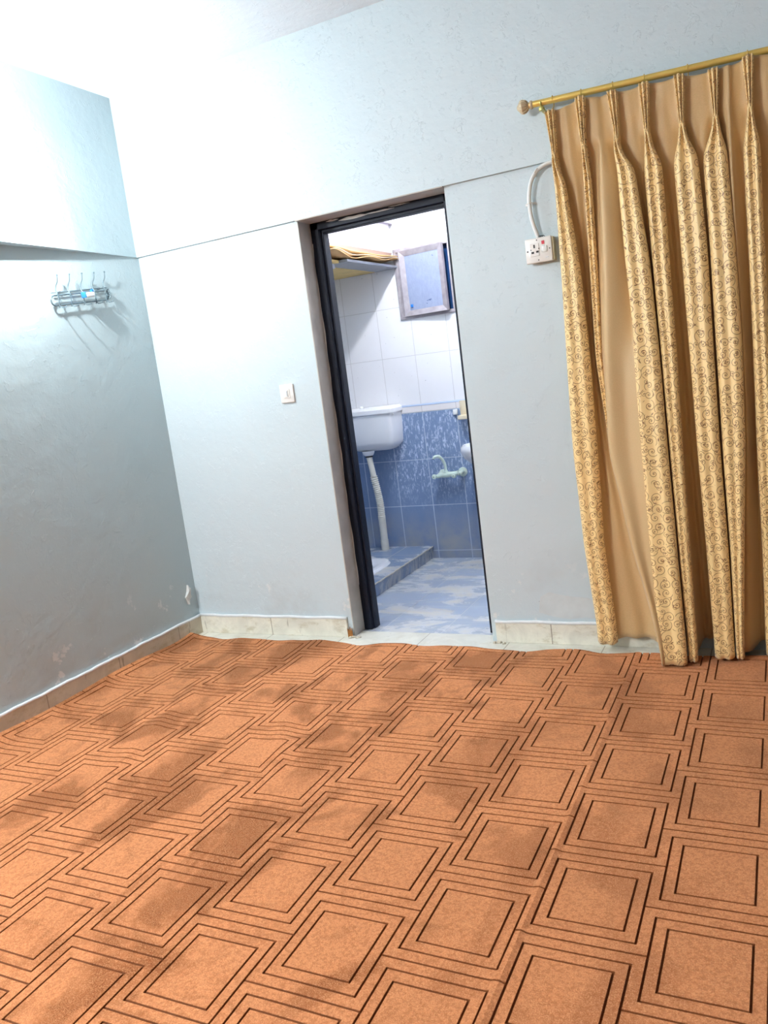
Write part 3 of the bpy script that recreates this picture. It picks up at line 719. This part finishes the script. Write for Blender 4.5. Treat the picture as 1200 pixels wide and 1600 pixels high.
# ------------------------------------------------------------------ bathroom things
ci = thing('toilet_cistern', (.48, 1.6, .95), 'white plastic wall cistern with a cream flush hose, on the bathroom\'s blue tiles', 'cistern')
def rbox(x0, x1, y0, y1, z0, z1, taper, ch=.0):
    return MB()
b = MB()
def sect(z, ins, chx=.03):
    x0, x1, y0, y1 = .300 + ins, .688 - ins, 1.425 + ins * 1.0, DB - .005
    c = .028; return [(x0, y1, z), (x0, y0 + c, z), (x0 + c * .3, y0 + c * .3, z), (x0 + c, y0, z), (x1 - c, y0, z), (x1 - c * .3, y0 + c * .3, z), (x1, y0 + c, z), (x1, y1, z)]
lev = [(1.075, .004), (.95, .008), (.865, .014), (.845, .020), (.815, .055), (.806, .075)]
rings = [[b.b.verts.new(p) for p in sect(z, i)] for z, i in lev]
for A, B in zip(rings, rings[1:]):
    for k in range(8): b.b.faces.new((A[k], A[(k + 1) % 8], B[(k + 1) % 8], B[k]))
b.b.faces.new(rings[0]); b.b.faces.new(rings[-1][::-1])
b.build('tank', 'cist', ci, True, 50)
l = MB(); s1 = [(x, y, z) for x, y, z in sect(1.062, -.006)]; s2 = [(x, y, 1.088) for x, y, z in sect(1.08, -.006)]; s3 = [(x, y, 1.106) for x, y, z in sect(1.1, .010)]
l.prism(s1, s2); l.prism(s2, s3); l.build('lid', 'cist', ci, True, 40)
MB().lathe([(.012, 0), (.0135, .006), (.012, .014), (.005, .018)], 16, Matrix.Translation((.452, 1.47, 1.104))).build('button', 'cist', ci, True)
MB().lathe([(.044, 0), (.042, -.012), (.034, -.028), (.026, -.034)], 24, Matrix.Translation((.447, 1.50, .808))).build('outlet', 'cist', ci, True, 40)
MB().lathe([(.027, 0), (.027, -.010)], 20, Matrix.Translation((.447, 1.50, .775))).build('outlet_ring', 'dark', ci, True, 40)
MB().tube(spath([(.447, 1.50, .772), (.455, 1.50, .70), (.461, 1.505, .622)], 6), .0205, 16).build('flush_pipe', 'hose', ci, True)
hp = spath([(.461, 1.505, .625), (.470, 1.515, .52), (.474, 1.525, .42), (.470, 1.53, .325)], 22)
rad = [.0235 + (.0045 if i % 3 == 0 else (-.0025 if i % 3 == 1 else .0)) for i in range(len(hp))]
MB().tube(hp, rad, 16).build('corrugated_hose', 'hose', ci, True, 60)
MB().tube([(.470, 1.53, .335), (.466, 1.535, .22), (.462, 1.54, .14)], .026, 16).build('lower_pipe', 'hose', ci, True, 60)
MB().tube([(.462, 1.54, .16), (.461, 1.54, .088)], .0285, 16).build('pipe_collar', 'hose', ci, True, 60)
MB().lathe([(.004, 0), (.007, .002), (.004, .006)], 10, Matrix.Translation((.690, 1.46, 1.05)) @ Matrix.Rotation(PI / 2, 4, 'Y')).build('side_screw', 'ivory', ci, True)

# squat pan let into the platform
sp = MB()
def oval(x0, x1, y0, y1, z, n=36, e=4.5):
    cx, cy, a, b_ = (x0 + x1) / 2, (y0 + y1) / 2, (x1 - x0) / 2, (y1 - y0) / 2
    return [(cx + a * abs(math.cos(t)) ** (2 / e) * (1 if math.cos(t) > 0 else -1), cy + b_ * abs(math.sin(t)) ** (2 / e) * (1 if math.sin(t) > 0 else -1), z) for t in [2 * PI * k / n for k in range(n)]]
lv = [oval(.225, .695, .66, 1.235, .0885), oval(.235, .685, .67, 1.225, .104), oval(.262, .658, .70, 1.195, .106), oval(.32, .60, .76, 1.13, .085, e=2.6), oval(.36, .56, .80, 1.10, .02, e=2.2), oval(.42, .50, .86, 1.04, .005, e=2)]
rings = [[sp.b.verts.new(p) for p in L] for L in lv]
for A, B in zip(rings, rings[1:]):
    for k in range(36): sp.b.faces.new((A[k], A[(k + 1) % 36], B[(k + 1) % 36], B[k]))
sp.b.faces.new(rings[-1])
so = sp.build('squat_toilet', 'porc', None, True, 45); tag(so, 'white squat toilet pan set into the low tiled bathroom platform', 'toilet')

# mixer tap
tpx = thing('mixer_tap', (1.0, DB, .61), 'pale green plastic wall mixer tap with a curved spout above the bathroom floor', 'tap')
ty = 1.545; tpx.scale = (.86, .86, .86)
MB().tube([(.905, ty, .588), (.94, ty, .592), (.955, ty, .595), (1.0, ty, .597), (1.03, ty, .60), (1.075, ty, .604), (1.09, ty, .606)], [.016, .017, .021, .024, .019, .018, .021], 16).build('body', 'tap', tpx, True, 50)
MB().tube(spath([(.984, ty - .004, .605), (.988, ty - .006, .665), (.978, ty - .018, .715), (.957, ty - .04, .750), (.930, ty - .06, .752), (.920, ty - .065, .738)], 6), .0115, 14).build('spout', 'tap', tpx, True)
MB().lathe([(.0095, 0), (.0095, .004)], 14, Matrix.Translation((.9205, ty - .066, .7345))).build('spout_opening', 'dark', tpx, True)
MB().lathe([(.019, 0), (.020, .008), (.015, .022), (.012, .028)], 18, Matrix.Translation((.984, ty, .612))).build('spout_collar', 'tap', tpx, True, 40)
for x, r in ((.930, 1), (1.102, 1.25)):
    MB().tube([(x, ty + .0, .600), (x, DB - .005, .602)], .017, 14).build('inlet', 'tap', tpx, True)
    MB().lathe([(.030 * r, 0), (.030 * r, .006), (.02, .014)], 20, Matrix.Translation((x, DB - .004, .602)) @ Matrix.Rotation(PI / 2, 4, 'X')).build('wall_flange', 'tap', tpx, True, 40)
for x in (.893, 1.060):
    T = Matrix.Translation((x, ty - .012, .590)) @ Matrix.Rotation(PI / 2, 4, 'X')
    k = MB()
    k.lathe([(.013, 0), (.019, .008), (.0205, .016), (.019, .026), (.012, .030)], 12, T).build('handle', 'tap', tpx, True, 40)
    MB().lathe([(.0035, .0295), (.0035, .031)], 10, T).build('screw', 'dark', tpx)

# wash basin seen only by its left rim, and a soap tray
ba = MB(); B = [(.225, .805), (.240, .790), (.245, .765), (.225, .720), (.17, .675), (.09, .645), (.05, .64)]
N = 32; rr_ = []
for r, z in B: rr_.append([ba.b.verts.new((1.400 + r * math.cos(2 * PI * k / N), 1.46 + min(r * .8 * math.sin(2 * PI * k / N), DB - .006 - 1.46), z)) for k in range(N)])
inn = [(.21, .800), (.19, .77), (.12, .70), (.03, .69)]
ri_ = [[ba.b.verts.new((1.400 + r * math.cos(2 * PI * k / N), 1.46 + min(r * .8 * math.sin(2 * PI * k / N), DB - .02 - 1.46), z)) for k in range(N)] for r, z in inn]
for A, Bq in list(zip(rr_, rr_[1:])) + list(zip(ri_, ri_[1:])) + [(rr_[0], ri_[0])]:
    for k in range(N): ba.b.faces.new((A[k], A[(k + 1) % N], Bq[(k + 1) % N], Bq[k]))
ba.b.faces.new(rr_[-1]); ba.b.faces.new(ri_[-1])
bo = ba.build('wash_basin', 'porc', None, True, 50); tag(bo, 'white wash basin whose rounded edge shows beside the right door jamb', 'basin')
st = thing('soap_tray', (1.14, DB, .98), 'cream plastic soap tray on the bathroom wall by the right door jamb', 'soap tray')
MB().box(1.118, 1.215, 1.545, DB - .004, .962, .990, bev=.006, seg=3).build('tray', 'soap', st, True, 40)
MB().box(1.120, 1.213, 1.600, DB - .004, .988, 1.085, bev=.005).build('back_plate', 'soap', st, True, 40)
MB().box(1.070, 1.100, 1.596, DB - .004, .995, 1.030, bev=.003).build('fixing_clip', 'ivory', st, True, 40)

# stored tank on wall brackets, sheets of board under it
def taper(x0, x1, y0, y1, z0, z1, i, cr=.04, n=5):
    def ring(a, z):
        out = []
        for cx, cy, s in ((x1 - a - cr, y1 - a - cr, 0), (x0 + a + cr, y1 - a - cr, 1), (x0 + a + cr, y0 + a + cr, 2), (x1 - a - cr, y0 + a + cr, 3)):
            for k in range(n + 1): t = PI / 2 * (s + k / n); out.append((cx + cr * math.cos(t), cy + cr * math.sin(t), z))
        return out
    return ring
tk = thing('water_tank', (.4, 1.1, 2.07), 'large white plastic storage tank with rimmed lid on the high bathroom shelf', 'tank')
R_ = taper(.06, .775, .70, DB - .015, 0, 0, 0)
b = MB(); b.prism(R_(.018, 2.076), R_(.0, 2.100)); b.prism(R_(0, 2.100), R_(-.0, 2.285)); b.build('body', 'tank', tk, True, 35)
b = MB(); b.prism(R_(-.018, 2.285), R_(-.022, 2.300)); b.prism(R_(-.022, 2.300), R_(-.008, 2.309)); b.build('rim', 'tank', tk, True, 35)
b = MB(); b.prism(R_(.02, 2.309), R_(.05, 2.375)); b.build('lid', 'tanklid', tk, True, 35)
def sheet(name, x0, x1, y0, y1, z, amp, ph, mat, label, group, th=.004):
    nx_, ny_ = 10, 40; vv = []; ff = []
    for j in range(ny_ + 1):
        y = y0 + (y1 - y0) * j / ny_
        for i in range(nx_ + 1):
            x = x0 + (x1 - x0) * i / nx_; out = max(0, i / nx_ - .6) / .4
            vv.append((x + .008 * math.sin(y * 9 + ph) * out, y, z - amp * (.5 + math.sin(y * 6.5 + 1) * .5 + .5 * math.sin(y * 15)) * out ** 1.5))
    for j in range(ny_):
        for i in range(nx_): q = j * (nx_ + 1) + i; ff.append((q, q + 1, q + nx_ + 2, q + nx_ + 1))
    o = mk(name, vv, ff, mat, None, True); s = o.modifiers.new('s', 'SOLIDIFY'); s.thickness = th; s.offset = 0
    return tag(o, label, 'board', group)
sheet('cardboard_sheet', .02, .800, .66, 1.60, 2.072, .006, .5, 'card', 'topmost brown cardboard sheet directly under the white tank', None, .003)
sheet('paper_sheet', .02, .806, .72, 1.60, 2.062, .012, 1.6, 'card2', 'pale paper sheet sandwiched between boards under the tank', None, .002)
sheet('cardboard_sheet', .02, .812, .68, 1.605, 2.052, .020, 2.6, 'card', 'lower brown cardboard sheet with a wavy edge under the tank', None, .003)
sh = thing('shelf', (.35, 1.1, 2.03), 'grey shelf board on a steel bar holding up the white tank', 'shelf')
MB().box(.62, .785, .90, DB - .005, 2.004, 2.020, bev=.002).build('board', 'steel', sh)
MB().box(.0, .615, .90, DB - .005, 2.004, 2.020, bev=.002).build('yellow_board', 'board', sh)['label'] = 'yellow plywood board'
MB().box(.0, .73, .66, .895, 2.002, 2.020, bev=.002).build('yellow_board', 'board', sh)['label'] = 'yellow plywood board'
MB().box(.0, .71, .84, .875, 1.972, 2.002, bev=.003).build('steel_bar', 'steel', sh)
MB().prism([(.0, .70, 2.002), (.66, .70, 2.002), (.0, .70, 1.70)], [(.0, .722, 2.002), (.66, .722, 2.002), (.0, .722, 1.70)]).build('gusset', 'board', sh)['label'] = 'yellow triangular bracket'

# ------------------------------------------------------------------ lamps and an added fill tube (outside the photograph's frame)
lb = thing('wall_lamp', (0, -.95, 2.24), 'bare round bulb on a white holder fixed to the left wall', 'lamp')
T = Matrix.Translation((.055, -.95, 2.24)) @ Matrix.Rotation(PI / 2, 4, 'Y')
MB().lathe([(.045, 0), (.045, .02), (.022, .03), (.02, .09)], 20, T).build('holder', 'housing', lb, True, 40)
MB().lathe([(.007, .092), (.011, .100), (.0155, .112), (.016, .120), (.014, .130), (.008, .137), (.001, .139)], 24, T).build('bulb', 'bulb', lb, True)
tl = thing('fill_tube_lamp', (.05, -3.9, 2.45), 'unseen fill light added as a white tube high on the left wall nearer the camera', 'lamp')  # fill tube added to brighten the back wall, curtain and carpet
MB().box(.040, .105, -4.55, -3.25, 2.425, 2.475, bev=.004).build('housing', 'housing', tl)
MB().tube([(.130, -4.52, 2.45), (.130, -3.28, 2.45)], .015, 14).build('tube', 'tube', tl, True)
cl = thing('ceiling_bulb', (1.32, .70, HC), 'bulb hanging from the bathroom ceiling', 'lamp')
MB().tube([(1.32, .70, HC), (1.32, .70, 2.72)], .004, 8).build('flex', 'dark', cl)
MB().lathe([(.018, 2.735), (.022, 2.72), (.020, 2.68)], 16, Matrix.Translation((1.32, .70, 0))).build('holder', 'housing', cl, True, 40)
MB().lathe([(.012, 2.678), (.024, 2.66), (.032, 2.635), (.030, 2.61), (.016, 2.595), (.002, 2.592)], 20, Matrix.Translation((1.32, .70, 0))).build('bulb', 'bbulb', cl, True)
